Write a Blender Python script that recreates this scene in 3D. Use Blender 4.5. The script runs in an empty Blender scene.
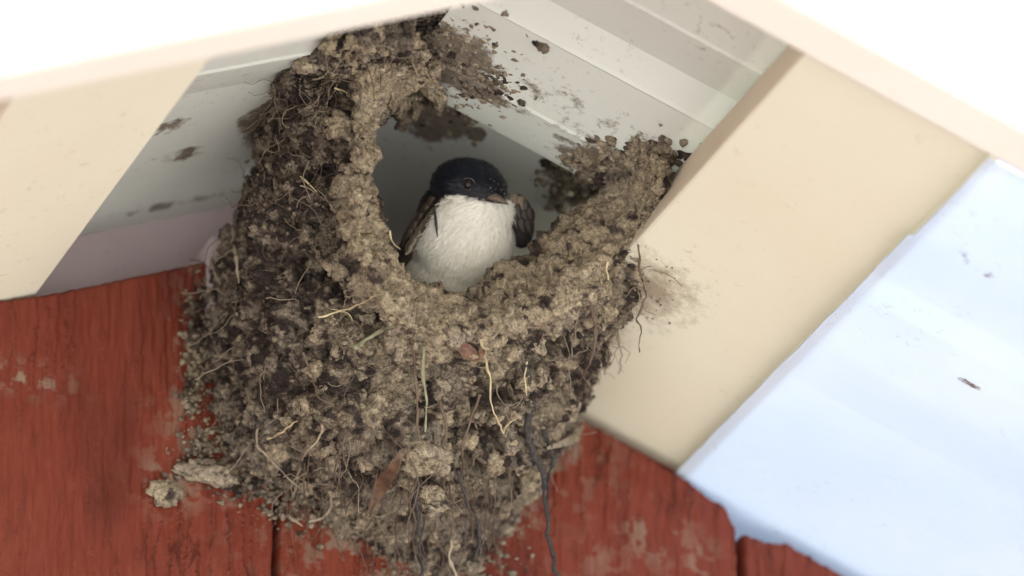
import bpy, math, random
import numpy as np
from mathutils import Vector

R_ = math.radians
sc = bpy.context.scene
rng = np.random.default_rng(7)
random.seed(7)

# ------------------------------------------------------------------ camera
YAW, ELEV, PITCH = R_(21.0), R_(26.0), R_(21.0)
FPX, DIST = 7000.0, 2.25
W, H = 1024, 576
O = np.array([0.0, 0.0, 3.0])
F = np.array([math.sin(YAW) * math.cos(ELEV), math.cos(YAW) * math.cos(ELEV), math.sin(ELEV)])
RT = np.array([math.cos(YAW), -math.sin(YAW), 0.0])
UP = np.cross(RT, F)
CAM = O - DIST * F

cam_d = bpy.data.cameras.new("camera")
cam = bpy.data.objects.new("camera", cam_d)
sc.collection.objects.link(cam)
cam.location = Vector(CAM)
cam.rotation_euler = Vector(F).to_track_quat('-Z', 'Y').to_euler()
cam_d.sensor_width = 36.0
cam_d.lens = FPX / W * 36.0
cam_d.clip_start = 0.05
cam_d.clip_end = 2000
cam_d.dof.use_dof = True
cam_d.dof.focus_distance = DIST - 0.106
cam_d.dof.aperture_fstop = 7.2
sc.camera = cam

# ------------------------------------------------------------------ sky, sun, exposure
SUN_EL, SUN_AZ = R_(50), R_(78)          # sun stands behind the gable, so its front is in open shade
world = bpy.data.worlds.new("World")
sc.world = world
world.use_nodes = True
wn = world.node_tree.nodes
sky = wn.new("ShaderNodeTexSky")
sky.sky_type = 'NISHITA'
sky.sun_disc = False
sky.sun_elevation = SUN_EL
sky.sun_rotation = SUN_AZ
sky.dust_density = 3.0
sky.air_density = 1.0
bg = wn["Background"]
bg.inputs[1].default_value = 0.065
world.node_tree.links.new(sky.outputs[0], bg.inputs[0])
sun_d = bpy.data.lights.new("sun", 'SUN')
sun_d.energy = 4.5
sun_d.angle = R_(0.5)
sun_d.color = (1.0, 0.95, 0.89)
sun = bpy.data.objects.new("sun", sun_d)
sc.collection.objects.link(sun)
sd = Vector((math.sin(SUN_AZ) * math.cos(SUN_EL), math.cos(SUN_AZ) * math.cos(SUN_EL), math.sin(SUN_EL)))
sun.rotation_euler = sd.to_track_quat('Z', 'Y').to_euler()
sun.location = (1, 2, 6)
sc.view_settings.view_transform = 'Standard'
sc.view_settings.look = 'None'
sc.view_settings.exposure = 2.05
sc.view_settings.gamma = 1.0
sc.view_settings.use_curve_mapping = False

# ------------------------------------------------------------------ geometry of the place
tp = math.tan(PITCH); cp = math.cos(PITCH); sp = math.sin(PITCH)

def ray(px, py):
    d = F + (px - W / 2) / FPX * RT - (py - H / 2) / FPX * UP
    return d / np.linalg.norm(d)

def hit(px, py, n, q):
    """point where the sight line of a photo position meets the plane through q with normal n"""
    d = ray(px, py)
    return CAM + d * (np.dot(np.subtract(q, CAM), n) / np.dot(d, n))

def atY(px, py, Y):
    return hit(px, py, (0, 1, 0), (0, Y, 0))

def proj(P):
    v = np.asarray(P) - CAM
    z = v @ F
    return np.stack([W / 2 + FPX * (v @ RT) / z, H / 2 - FPX * (v @ UP) / z], -1)

RIDGE = atY(278, 245, 0)                 # ridge at the level of the board undersides
NR = np.array([sp, 0, cp]); NL = np.array([-sp, 0, cp])
DR = np.array([cp, 0, -sp]); DL = np.array([-cp, 0, -sp])   # down the slopes

def slope(px, py, side, h=0.0):
    n = NR if side > 0 else NL
    return hit(px, py, n, RIDGE + n * h)

def slope_pt(side, s, Y, h=0.0):
    d, n = (DR, NR) if side > 0 else (DL, NL)
    return np.array([RIDGE[0], Y, RIDGE[2]]) + d * s + n * h

def slope_s(P, side):
    return float(np.dot(np.asarray(P) - RIDGE, DR if side > 0 else DL))

# ------------------------------------------------------------------ noise (vectorised)
def _hash(i, j, k, seed):
    h = (i.astype(np.int64) * 374761393 + j.astype(np.int64) * 668265263 + k.astype(np.int64) * 2147483647 + seed * 1274126177) & 0xffffffff
    h = ((h ^ (h >> 13)) * 1274126177) & 0xffffffff
    h = ((h ^ (h >> 16)) * 2246822519) & 0xffffffff
    h = h ^ (h >> 15)
    return (h & 0xffffff) / float(0xffffff)

def vnoise(P, scale, seed=0):
    Q = np.asarray(P) * scale
    i = np.floor(Q).astype(np.int64); f = Q - i
    u = f * f * f * (f * (f * 6 - 15) + 10)
    out = 0
    for dx in (0, 1):
        wx = u[:, 0] if dx else 1 - u[:, 0]
        for dy in (0, 1):
            wy = u[:, 1] if dy else 1 - u[:, 1]
            for dz in (0, 1):
                wz = u[:, 2] if dz else 1 - u[:, 2]
                out = out + wx * wy * wz * _hash(i[:, 0] + dx, i[:, 1] + dy, i[:, 2] + dz, seed)
    return out * 2 - 1

def fbm(P, scale, octv=4, seed=0, gain=0.5, lac=2.03):
    a, s, tot = 1.0, 0, 0
    for o in range(octv):
        s = s + a * vnoise(np.asarray(P) + o * 0.137, scale * lac ** o, seed + o * 17)
        tot += a; a *= gain
    return s / tot

def worley(P, scale, seed=0):
    Q = np.asarray(P) * scale
    c = np.floor(Q).astype(np.int64)
    f1 = np.full(len(Q), 9.0); f2 = np.full(len(Q), 9.0); cid = np.zeros(len(Q))
    for dx in (-1, 0, 1):
        for dy in (-1, 0, 1):
            for dz in (-1, 0, 1):
                a, b, e = c[:, 0] + dx, c[:, 1] + dy, c[:, 2] + dz
                h1 = _hash(a, b, e, seed); 
                d = (a + h1 - Q[:, 0]) ** 2 + (b + _hash(a, b, e, seed + 1) - Q[:, 1]) ** 2 + (e + _hash(a, b, e, seed + 2) - Q[:, 2]) ** 2
                new = d < f1
                f2 = np.where(new, f1, np.minimum(f2, d)); cid = np.where(new, h1, cid); f1 = np.where(new, d, f1)
    return np.sqrt(f1), np.sqrt(f2), cid

def sstep(a, b, x):
    t = np.clip((x - a) / (b - a), 0, 1)
    return t * t * (3 - 2 * t)

# ------------------------------------------------------------------ mesh helpers
COL = sc.collection

def mesh_np(name, V, Fc, mat=None, smooth=True, color=None):
    me = bpy.data.meshes.new(name)
    V = np.asarray(V, dtype=np.float32); Fc = np.asarray(Fc, dtype=np.int32)
    n = Fc.shape[1]
    me.vertices.add(len(V)); me.vertices.foreach_set("co", V.ravel())
    me.loops.add(Fc.size); me.loops.foreach_set("vertex_index", Fc.ravel())
    me.polygons.add(len(Fc)); me.polygons.foreach_set("loop_start", np.arange(0, Fc.size, n, dtype=np.int32))
    me.polygons.foreach_set("loop_total", np.full(len(Fc), n, dtype=np.int32))
    me.polygons.foreach_set("use_smooth", np.full(len(Fc), smooth, dtype=bool))
    if color is not None:
        at = me.color_attributes.new("tint", 'FLOAT_COLOR', 'POINT')
        c = np.ones((len(V), 4), dtype=np.float32); c[:, :color.shape[1]] = color
        at.data.foreach_set("color", c.ravel())
    me.update(calc_edges=True); me.validate()
    if mat: me.materials.append(mat)
    return me

def obj(name, me, parent=None, label=None, cat=None, group=None, kind=None, loc=None):
    o = bpy.data.objects.new(name, me)
    COL.objects.link(o)
    if parent is not None: o.parent = parent
    if loc is not None: o.location = Vector(loc)
    if label: o["label"] = label
    if cat: o["category"] = cat
    if group: o["group"] = group
    if kind: o["kind"] = kind
    return o

def pm(name, V, Fs, mat, smooth=False):
    me = bpy.data.meshes.new(name)
    me.from_pydata([tuple(map(float, v)) for v in V], [], Fs)
    if smooth:
        for p in me.polygons: p.use_smooth = True
    if mat: me.materials.append(mat)
    me.update()
    return me

def hexa(name, A, B, mat):
    """box from two matching quads A and B (4 points each)"""
    V = list(A) + list(B)
    return pm(name, V, [(0, 1, 2, 3), (7, 6, 5, 4), (0, 4, 5, 1), (1, 5, 6, 2), (2, 6, 7, 3), (3, 7, 4, 0)], mat)

def bevel(o, w=0.001, seg=2):
    m = o.modifiers.new("bevel", 'BEVEL'); m.width = w; m.segments = seg; m.limit_method = 'ANGLE'

def tube(path, rad, sides=6, flat=1.0):
    path = np.asarray(path, float); n = len(path)
    rad = np.broadcast_to(np.asarray(rad, float), (n,))
    T = np.gradient(path, axis=0); T /= np.linalg.norm(T, axis=1)[:, None] + 1e-12
    ref = -F + 0.01
    V = []
    for i in range(n):
        a = np.cross(T[i], ref); a /= np.linalg.norm(a) + 1e-12
        b = np.cross(T[i], a)
        for k in range(sides):
            t = 2 * math.pi * k / sides
            V.append(path[i] + rad[i] * (math.cos(t) * a + math.sin(t) * b * flat))
    Fc = [(i * sides + k, i * sides + (k + 1) % sides, (i + 1) * sides + (k + 1) % sides, (i + 1) * sides + k) for i in range(n - 1) for k in range(sides)]
    return np.array(V), np.array(Fc)

def catmull(P, m):
    """P: (n,...) control values, m samples"""
    P = np.asarray(P, float); n = len(P)
    t = np.linspace(0, n - 1, m); i = np.minimum(t.astype(int), n - 2); f = (t - i)
    f = f.reshape((-1,) + (1,) * (P.ndim - 1))
    p0 = P[np.maximum(i - 1, 0)]; p1 = P[i]; p2 = P[i + 1]; p3 = P[np.minimum(i + 2, n - 1)]
    return 0.5 * (2 * p1 + (p2 - p0) * f + (2 * p0 - 5 * p1 + 4 * p2 - p3) * f ** 2 + (3 * p1 - p0 - 3 * p2 + p3) * f ** 3)

def grid_faces(nu, nv):
    a = np.arange((nu - 1) * (nv - 1)); i = a // (nv - 1); j = a % (nv - 1)
    k = i * nv + j
    return np.stack([k, k + 1, k + nv + 1, k + nv], 1)

def vert_normals(V, Fc):
    n = np.cross(V[Fc[:, 2]] - V[Fc[:, 0]], V[Fc[:, 3]] - V[Fc[:, 1]])
    N = np.zeros_like(V)
    for k in range(4):
        for ax in range(3):
            N[:, ax] += np.bincount(Fc[:, k], n[:, ax], minlength=len(V))
    return N / (np.linalg.norm(N, axis=1)[:, None] + 1e-20)

# ------------------------------------------------------------------ materials
def mat_new(name):
    m = bpy.data.materials.new(name); m.use_nodes = True
    nt = m.node_tree; b = nt.nodes["Principled BSDF"]
    return m, nt, b

def nd(nt, kind, **kw):
    n = nt.nodes.new(kind)
    for k, v in kw.items():
        if k in n.inputs: n.inputs[k].default_value = v
        else: setattr(n, k, v)
    return n

def noise(nt, scale, detail=4, rough=0.6, vec=None):
    n = nd(nt, "ShaderNodeTexNoise", Scale=scale, Detail=detail, Roughness=rough)
    if vec is not None: nt.links.new(vec, n.inputs["Vector"])
    return n

def ramp(nt, fac, stops):
    r = nt.nodes.new("ShaderNodeValToRGB"); e = r.color_ramp.elements
    while len(e) < len(stops): e.new(0.5)
    for el, (p, c) in zip(e, stops):
        el.position = p; el.color = (c if len(c) == 4 else (*c, 1))
    nt.links.new(fac, r.inputs[0]); return r

def mix(nt, fac, a, b, mode='MIX'):
    m = nt.nodes.new("ShaderNodeMix"); m.data_type = 'RGBA'; m.blend_type = mode
    if isinstance(fac, (int, float)): m.inputs[0].default_value = fac
    else: nt.links.new(fac, m.inputs[0])
    for v, s in ((a, m.inputs[6]), (b, m.inputs[7])):
        if isinstance(v, tuple): s.default_value = (*v, 1) if len(v) == 3 else v
        else: nt.links.new(v, s)
    return m.outputs[2]

def bump(nt, b, h, strength=0.3, dist=0.001):
    n = nd(nt, "ShaderNodeBump", Strength=strength, Distance=dist)
    nt.links.new(h, n.inputs["Height"]); nt.links.new(n.outputs[0], b.inputs["Normal"])

def geo_pos(nt):
    return nt.nodes.new("ShaderNodeNewGeometry").outputs["Position"]

def paint_mat(name, base, base2, speck, rough=0.5, speck_amt=0.5, streak=None, coat=0.0):
    m, nt, b = mat_new(name); pos = geo_pos(nt)
    n1 = noise(nt, 9, 5, 0.6, pos)
    c = mix(nt, ramp(nt, n1.outputs[0], [(0.35, (0, 0, 0)), (0.65, (1, 1, 1))]).outputs[0], base, base2)
    n2 = noise(nt, 210, 5, 0.75, pos)
    n3 = noise(nt, 14, 3, 0.6, pos)
    k = nt.nodes.new("ShaderNodeMath"); k.operation = 'MULTIPLY'
    nt.links.new(ramp(nt, n2.outputs[0], [(0.60, (0, 0, 0)), (0.67, (1, 1, 1))]).outputs[0], k.inputs[0])
    nt.links.new(ramp(nt, n3.outputs[0], [(0.45, (0.08,) * 3), (0.7, (speck_amt,) * 3)]).outputs[0], k.inputs[1])
    c = mix(nt, k.outputs[0], c, speck)
    if streak is not None:
        mp = nd(nt, "ShaderNodeMapping"); nt.links.new(pos, mp.inputs[0]); mp.inputs["Scale"].default_value = streak
        n4 = noise(nt, 1.0, 4, 0.6, mp.outputs[0])
        c = mix(nt, ramp(nt, n4.outputs[0], [(0.56, (0, 0, 0)), (0.75, (0.35,) * 3)]).outputs[0], c, speck)
    nt.links.new(c, b.inputs["Base Color"])
    b.inputs["Roughness"].default_value = rough
    b.inputs["Coat Weight"].default_value = coat
    n5 = noise(nt, 420, 5, 0.65, pos)
    bump(nt, b, n5.outputs[0], 0.25, 0.0006)
    return m

M_board = paint_mat("cream board paint", (0.695, 0.68, 0.545), (0.68, 0.64, 0.50), (0.36, 0.25, 0.16), 0.55, 0.6, None)
M_barge = paint_mat("barge board paint", (0.80, 0.78, 0.71), (0.77, 0.74, 0.66), (0.45, 0.36, 0.26), 0.5, 0.25)
M_back = paint_mat("mauve backing paint", (0.50, 0.41, 0.42), (0.42, 0.35, 0.36), (0.16, 0.12, 0.1), 0.7, 0.6)
def add_stain(m, q, r, col):
    nt = m.node_tree; b = nt.nodes["Principled BSDF"]; src = b.inputs["Base Color"].links[0].from_socket; pos = geo_pos(nt)
    dn = nt.nodes.new("ShaderNodeVectorMath"); dn.operation = 'DISTANCE'; nt.links.new(pos, dn.inputs[0]); dn.inputs[1].default_value = tuple(q)
    f = nt.nodes.new("ShaderNodeMath"); f.operation = 'MULTIPLY_ADD'; f.inputs[1].default_value = -0.5 / r; nt.links.new(dn.outputs["Value"], f.inputs[0])
    nt.links.new(noise(nt, 190, 7, .75, pos).outputs[0], f.inputs[2])
    nt.links.new(mix(nt, ramp(nt, f.outputs[0], [(0.10, (0, 0, 0)), (0.42, (0.75,) * 3)]).outputs[0], src, col), b.inputs["Base Color"])
add_stain(M_board, slope(644, 286, 1), .027, (.22, .16, .10))
add_stain(M_board, slope(600, 330, 1), .014, (.26, .19, .12))
M_edge = paint_mat("raw brown board edge", (0.66, 0.56, 0.44), (0.60, 0.49, 0.37), (0.2, 0.13, 0.08), 0.7, 0.6)

def sheet_mat(name, base, base2, dirt=1.0, trans=0.0):
    m, nt, b = mat_new(name); pos = geo_pos(nt)
    n1 = noise(nt, 12, 4, 0.6, pos)
    c = mix(nt, ramp(nt, n1.outputs[0], [(0.35, (0, 0, 0)), (0.65, (1, 1, 1))]).outputs[0], base, base2)
    # fly specks and mud freckles
    n2 = noise(nt, 330, 4, 0.75, pos); n3 = noise(nt, 20, 3, 0.65, pos)
    k = nt.nodes.new("ShaderNodeMath"); k.operation = 'MULTIPLY'
    nt.links.new(ramp(nt, n2.outputs[0], [(0.585, (0, 0, 0)), (0.67, (1, 1, 1))]).outputs[0], k.inputs[0])
    nt.links.new(ramp(nt, n3.outputs[0], [(0.46, (0, 0, 0)), (0.66, (0.8 * dirt,) * 3)]).outputs[0], k.inputs[1])
    c = mix(nt, k.outputs[0], c, (0.22, 0.16, 0.10))
    # mud film and painted shade recorded on the mesh
    at = nt.nodes.new("ShaderNodeAttribute"); at.attribute_name = "tint"
    ns = noise(nt, 130, 7, 0.72, pos)
    ad = nt.nodes.new("ShaderNodeMath"); ad.operation = 'MULTIPLY_ADD'; ad.inputs[1].default_value = 0.62
    nt.links.new(at.outputs["Alpha"], ad.inputs[0]); nt.links.new(ns.outputs[0], ad.inputs[2])
    cf = mix(nt, ramp(nt, noise(nt, 420, 4, 0.7, pos).outputs[0], [(0.35, (0, 0, 0)), (0.65, (1, 1, 1))]).outputs[0], at.outputs["Color"], (0.22, 0.17, 0.12))
    c = mix(nt, ramp(nt, ad.outputs[0], [(0.77, (0, 0, 0)), (0.89, (0.93,) * 3)]).outputs[0], c, cf)
    nt.links.new(c, b.inputs["Base Color"])
    b.inputs["Roughness"].default_value = 0.38
    b.inputs["Coat Weight"].default_value = 0.15
    bump(nt, b, noise(nt, 90, 4, 0.5, pos).outputs[0], 0.12, 0.0006)
    if trans > 0:
        tr = nt.nodes.new("ShaderNodeBsdfTranslucent"); nt.links.new(c, tr.inputs[0])
        ms = nt.nodes.new("ShaderNodeMixShader"); ms.inputs[0].default_value = trans
        nt.links.new(b.outputs[0], ms.inputs[1]); nt.links.new(tr.outputs[0], ms.inputs[2])
        nt.links.new(ms.outputs[0], nt.nodes["Material Output"].inputs[0])
    return m

M_sheet = sheet_mat("white roof sheet", (0.70, 0.735, 0.68), (0.67, 0.69, 0.63), 1.0, 0.17)
M_trans = sheet_mat("translucent roof sheet", (0.64, 0.76, 0.90), (0.70, 0.80, 0.91), 0.35, 0.19)  # blue tint of skylight is put into the base colour

# painted red planks: colour from the mesh, fine grain from nodes
M_red, nt, b = mat_new("weathered red plank paint"); pos = geo_pos(nt)
at = nt.nodes.new("ShaderNodeAttribute"); at.attribute_name = "tint"
mp = nd(nt, "ShaderNodeMapping"); nt.links.new(pos, mp.inputs[0]); mp.inputs["Scale"].default_value = (900, 900, 120)
g = noise(nt, 1.0, 5, 0.65, mp.outputs[0])
c = mix(nt, ramp(nt, g.outputs[0], [(0.3, (0.72, 0.70, 0.70)), (0.7, (1.2, 1.2, 1.2))]).outputs[0], (0, 0, 0), at.outputs["Color"], 'MULTIPLY')
c = mix(nt, 1.0, at.outputs["Color"], ramp(nt, g.outputs[0], [(0.3, (0.75, 0.72, 0.72)), (0.7, (1.0, 1.0, 1.0))]).outputs[0], 'MULTIPLY')
nt.links.new(c, b.inputs["Base Color"]); b.inputs["Roughness"].default_value = 0.62; b.inputs["Specular IOR Level"].default_value = 0.25
bump(nt, b, g.outputs[0], 0.35, 0.0005)

def simple_red():
    m, nt, b = mat_new("plain red plank paint"); pos = geo_pos(nt)
    n = noise(nt, 30, 5, 0.6, pos)
    nt.links.new(ramp(nt, n.outputs[0], [(0.3, (0.15, 0.024, 0.016)), (0.7, (0.21, 0.036, 0.024))]).outputs[0], b.inputs["Base Color"])
    b.inputs["Roughness"].default_value = 0.65
    return m
M_red2 = simple_red()

def mud_mat(name):
    m, nt, b = mat_new(name); pos = geo_pos(nt)
    at = nt.nodes.new("ShaderNodeAttribute"); at.attribute_name = "tint"
    oi = nt.nodes.new("ShaderNodeObjectInfo")
    n1 = noise(nt, 1500, 4, 0.75, pos); n2 = noise(nt, 420, 4, 0.7, pos)
    c = mix(nt, 1.0, at.outputs["Color"], ramp(nt, n2.outputs[0], [(0.30, (0.36, 0.34, 0.34)), (0.46, (0.95, 0.95, 0.95)), (0.70, (1.55, 1.54, 1.5))]).outputs[0], 'MULTIPLY')  # crevice shade and highlights of the grains are put into the colour
    c = mix(nt, 1.0, c, ramp(nt, n1.outputs[0], [(0.32, (0.45, 0.44, 0.44)), (0.48, (0.97, 0.97, 0.97)), (0.68, (1.6, 1.6, 1.55))]).outputs[0], 'MULTIPLY')
    nt.links.new(c, b.inputs["Base Color"])
    b.inputs["Roughness"].default_value = 0.92
    b.inputs["Specular IOR Level"].default_value = 0.25
    hh = nt.nodes.new("ShaderNodeMath"); hh.operation = 'ADD'
    nt.links.new(n2.outputs[0], hh.inputs[0]); nt.links.new(n1.outputs[0], hh.inputs[1])
    bump(nt, b, hh.outputs[0], 0.85, 0.0014)
    return m
M_mud = mud_mat("dry mud")

def flat_mat(name, col, rough=0.7, var=0.25, scale=400, trans=False):
    m, nt, b = mat_new(name); pos = geo_pos(nt)
    n = noise(nt, scale, 4, 0.6, pos)
    lo = tuple(x * (1 - var) for x in col); hi = tuple(min(1, x * (1 + var)) for x in col)
    nt.links.new(ramp(nt, n.outputs[0], [(0.3, lo), (0.7, hi)]).outputs[0], b.inputs["Base Color"])
    b.inputs["Roughness"].default_value = rough
    return m

# ------------------------------------------------------------------ ground
gm, nt, b = mat_new("pale gravel yard"); pos = geo_pos(nt)
nt.links.new(ramp(nt, noise(nt, 3, 8, 0.7, pos).outputs[0], [(0.3, (0.42, 0.415, 0.40)), (0.7, (0.50, 0.495, 0.475))]).outputs[0], b.inputs["Base Color"])
b.inputs["Roughness"].default_value = 0.95
obj("ground", pm("ground", [(-600, -600, 0), (600, -600, 0), (600, 600, 0), (-600, 600, 0)], [(0, 1, 2, 3)], gm), kind="structure")

# ------------------------------------------------------------------ house
house = obj("wooden_house", None, None, "red plank gable wall with cream boards and a white corrugated roof over the mud nest", "house", loc=(0, 0, 0))

# --- wall planks ------------------------------------------------------------
gapA = atY(273, 520, 0)[0]; gapB = atY(737, 545, 0)[0]; PW = gapB - gapA
GAP = 0.0028
def red_colour(P, seed, splash=True):
    base = np.array([0.172, 0.033, 0.0175]); dark = np.array([0.120, 0.022, 0.012]); pale = np.array([0.42, 0.16, 0.12])
    n = fbm(P * [1, 1, 0.35], 45, 4, seed)
    c = base + (dark - base) * sstep(0.0, 0.6, n)[:, None] + (np.array([0.205, 0.045, 0.023]) - base) * sstep(0.0, 0.6, -n)[:, None]
    return c, pale

def plank_dense(x0, x1, z0, topf, seed, res=0.00045):
    nx = int((x1 - x0) / res); nz = int((0.35) / (res * 1.6))
    xs = np.linspace(x0, x1, nx)
    tops = topf(xs)
    v = np.linspace(0, 1, nz)
    X = np.repeat(xs[None], nz, 0); Z = z0 + (tops[None] - z0) * v[:, None]
    P = np.stack([X.ravel(), np.zeros(X.size), Z.ravel()], 1)
    # vertical, wavering paint cracks and ridges
    wob = fbm(P * [1, 1, .5], 50, 3, seed + 1) * 0.0022 + fbm(P, 300, 4, seed + 2, 0.6) * 0.0014
    u = P[:, 0] + wob
    Q = np.stack([u, np.zeros(len(u)), P[:, 2] * 0.05], 1)
    r = fbm(Q, 330, 3, seed + 3)
    ridge = 1 - np.abs(r) * 5.5
    ridge = np.clip(ridge, 0, 1) ** 2
    amp = 0.35 + 0.65 * sstep(-0.25, 0.35, fbm(P, 22, 3, seed + 4))
    fine = fbm(np.stack([P[:, 0] + wob * .4, P[:, 1], P[:, 2] * 0.10], 1), 800, 3, seed + 5)
    hgt = ridge * amp * 0.0008 + fine * 0.0007 + fbm(P, 40, 3, seed + 6) * 0.0002
    # ledges where the paint has lifted: a step on one side of the ridge
    st = sstep(0.0, 0.03, r) * amp
    hgt += st * 0.0006
    edge = np.minimum(P[:, 0] - x0, x1 - P[:, 0])
    hgt -= 0.0012 * np.clip(1 - edge / 0.0016, 0, 1) ** 2
    etop = (np.repeat(tops[None], nz, 0).ravel() - P[:, 2])
    hgt -= 0.0012 * np.clip(1 - etop / 0.0014, 0, 1) ** 2
    P[:, 1] = -hgt
    c, pale = red_colour(P, seed)
    c *= (1 - 0.45 * (sstep(.25, .9, ridge) * amp)[:, None])
    px = proj(P)
    # chalky scuffs, mud washed down around the nest
    sc1 = sstep(0.05, 0.3, fbm(P, 300, 5, seed + 8, .62)) * np.exp(-((P[:, 0] - atY(25, 378, 0)[0]) ** 2 / 0.014 ** 2 + (P[:, 2] - atY(25, 378, 0)[2]) ** 2 / 0.005 ** 2))
    for (bx, by, rx, rz, a) in ((655, 535, .012, .010, .8), (600, 560, .01, .008, .4), (185, 410, .010, .012, .6), (172, 480, .010, .010, .9), (400, 560, .04, .014, .9), (192, 340, .006, .022, 1.0), (205, 430, .012, .014, 1.0), (260, 490, .014, .010, 1.0), (330, 540, .014, .008, .9), (510, 520, .010, .016, .9), (570, 440, .006, .012, .8), (300, 500, .012, .02, .6), (700, 560, .006, .008, .7), (560, 455, .02, .02, .5)):
        q = atY(bx, by, 0)
        sc1 = np.maximum(sc1, a * sstep(0.02, 0.22, fbm(P, 230, 5, seed + 9, .62)) * np.exp(-((P[:, 0] - q[0]) ** 2 / rx ** 2 + (P[:, 2] - q[2]) ** 2 / rz ** 2)))
    mudc = np.array([0.26, 0.20, 0.145])
    c = c + (mudc - c) * (sc1 * 0.85)[:, None]
    Vf = P; Fc = grid_faces(nz, nx)
    # back and sides
    n = len(Vf)
    ring = np.concatenate([np.arange(nx), np.arange(2 * nx - 1, nz * nx, nx), np.arange(nz * nx - 2, (nz - 1) * nx - 1, -1), np.arange((nz - 2) * nx, 0, -nx)])
    back = Vf[ring].copy(); back[:, 1] = 0.019
    V = np.vstack([Vf, back]); m = len(ring)
    k = np.arange(m)
    side = np.stack([ring[k], n + k, n + (k + 1) % m, ring[(k + 1) % m]], 1)
    C = np.vstack([c, c[ring] * 0.8])
    return mesh_np("plank", V, np.vstack([Fc, side]), M_red, True, C)

def top_general(xs):
    return RIDGE[2] - np.abs(np.asarray(xs) - RIDGE[0]) * tp

# the scribed tops of the planks, read along the photograph's joint lines
def poly_top(pts):
    w = np.array([atY(x, y, 0) for x, y in pts])
    return lambda xs: np.interp(xs, w[:, 0], w[:, 2])

topL = poly_top([(-60, 309), (0, 300), (45, 294), (110, 281), (210, 260), (277, 246)])
topM = poly_top([(273, 248), (575, 416), (610, 434), (640, 452), (683, 478), (725, 507), (731, 521), (738, 527)])
topR = poly_top([(730, 524), (738, 529), (765, 542), (787, 543), (850, 579), (960, 642), (1100, 720)])
zb = atY(500, 700, 0)[2]
planks = []
x = gapA - PW
for (xa, xb, tf, sd_) in ((gapA - PW + GAP, gapA, topL, 11), (gapA + GAP, gapB, topM, 41), (gapB + GAP, gapB + PW, topR, 77)):
    planks.append(obj("plank", plank_dense(xa, xb, zb, tf, sd_), house))
def box(name, x0, x1, y0, y1, z0, z1, mat, parent, zt0=None):
    V = [(x0, y0, z0), (x1, y0, z0), (x1, y0, z1), (x0, y0, z1), (x0, y1, z0), (x1, y1, z0), (x1, y1, z1), (x0, y1, z1)]
    if zt0 is not None:
        V[3] = (x0, y0, zt0); V[7] = (x0, y1, zt0)
    return obj(name, pm(name, V, [(0, 1, 2, 3), (7, 6, 5, 4), (0, 4, 5, 1), (1, 5, 6, 2), (2, 6, 7, 3), (3, 7, 4, 0)], mat), parent)
# lower, unseen lengths of those three planks and the rest of the gable
for k in range(-13, 14):
    xa, xb = gapA + k * PW + GAP, gapA + (k + 1) * PW
    if k in (-1, 0, 1):
        box("plank", xa, xb, 0.0, 0.019, 0.05, zb - 0.002, M_red2, house)
    else:
        t0, t1 = float(top_general(xa)), float(top_general(xb))
        box("plank", xa, xb, 0.0, 0.019, 0.05, t1, M_red2, house, t0)
# backing behind the planks, up to the sheets
hx = 13.4 * PW
zr = RIDGE[2] + 0.034 / cp
bx_ = slope_pt(1, slope_s(slope(697, 461, 1), 1) - .004, 0, 0)[0]
def zsl(x_, h_): return RIDGE[2] - abs(x_ - RIDGE[0]) * tp + h_ / cp
bb = [(RIDGE[0] - hx, .05), (RIDGE[0] + hx, .05), (RIDGE[0] + hx, zsl(RIDGE[0] + hx, -.006)), (bx_, zsl(bx_, -.006)), (bx_, zsl(bx_, .034)), (RIDGE[0], zr), (RIDGE[0] - hx, zr - hx * tp)]
obj("backing_board", pm("backing_board", [(a_, .022, c_) for a_, c_ in bb] + [(a_, .04, c_) for a_, c_ in bb],
    [tuple(range(7)), tuple(range(13, 6, -1))] + [(k, 7 + k, 7 + (k + 1) % 7, (k + 1) % 7) for k in range(7)], M_back), house, label="dusky mauve board set back behind the plank tops")
# dark slit fillers between the planks are simply depth; the red strip under the right board:
a0 = atY(560, 386, .010); 
def strip(pts, y0, y1, mat, name, parent):
    f = [np.array([atY(x_, y_, 0)[0], y0, atY(x_, y_, 0)[2]]) for x_, y_ in pts]
    g_ = [p + np.array([0, y1 - y0, 0]) for p in f]
    return obj(name, hexa(name, f, g_, mat), parent)
tr_ = strip([(530, 400), (697, 490), (702, 463), (530, 368)], 0.007, 0.0205, M_red2, "red_batten", house)

# --- soffit boards ------------------------------------------------------------
YB = -0.243                                        # inner face of the barge boards
def board(edgeL, edgeR, side, name, label, th=0.019, y0=0.018, y1=None):
    y1 = YB + 0.0005 if y1 is None else y1
    s0, s1 = edgeL, edgeR
    ny, ns = 60, 24
    A = [slope_pt(side, s0, y1, 0), slope_pt(side, s1, y1, 0), slope_pt(side, s1, y0, 0), slope_pt(side, s0, y0, 0)]
    B = [p + (NR if side > 0 else NL) * th for p in A]
    me = hexa(name, A, B, M_board)
    me.materials.append(M_edge)
    for p in me.polygons:                           # the long cut sides are bare wood
        if abs(p.normal.dot(Vector(DR if side > 0 else DL))) > 0.9: p.material_index = 1
    o = obj(name, me, house, label); bevel(o, 0.0012); return o
eR0 = slope_s(slope(680, 194, 1), 1); eR1 = slope_s(slope(801, 54, 1), 1)
eR2 = slope_s(slope(697, 461, 1), 1); eR3 = slope_s(slope(985, 155, 1), 1)
eL0 = slope_s(slope(40, 290, -1), -1); eL1 = slope_s(slope(200, 75, -1), -1)
print("board edges", eR0, eR1, eR2, eR3, eL0, eL1, "planks", PW)
bR = (0.5 * (eR0 + eR1), 0.5 * (eR2 + eR3)); bL = 0.5 * (eL0 + eL1)
board(bR[0], bR[1], 1, "soffit_board", "cream board with brown cut edge right of the nest")
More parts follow.
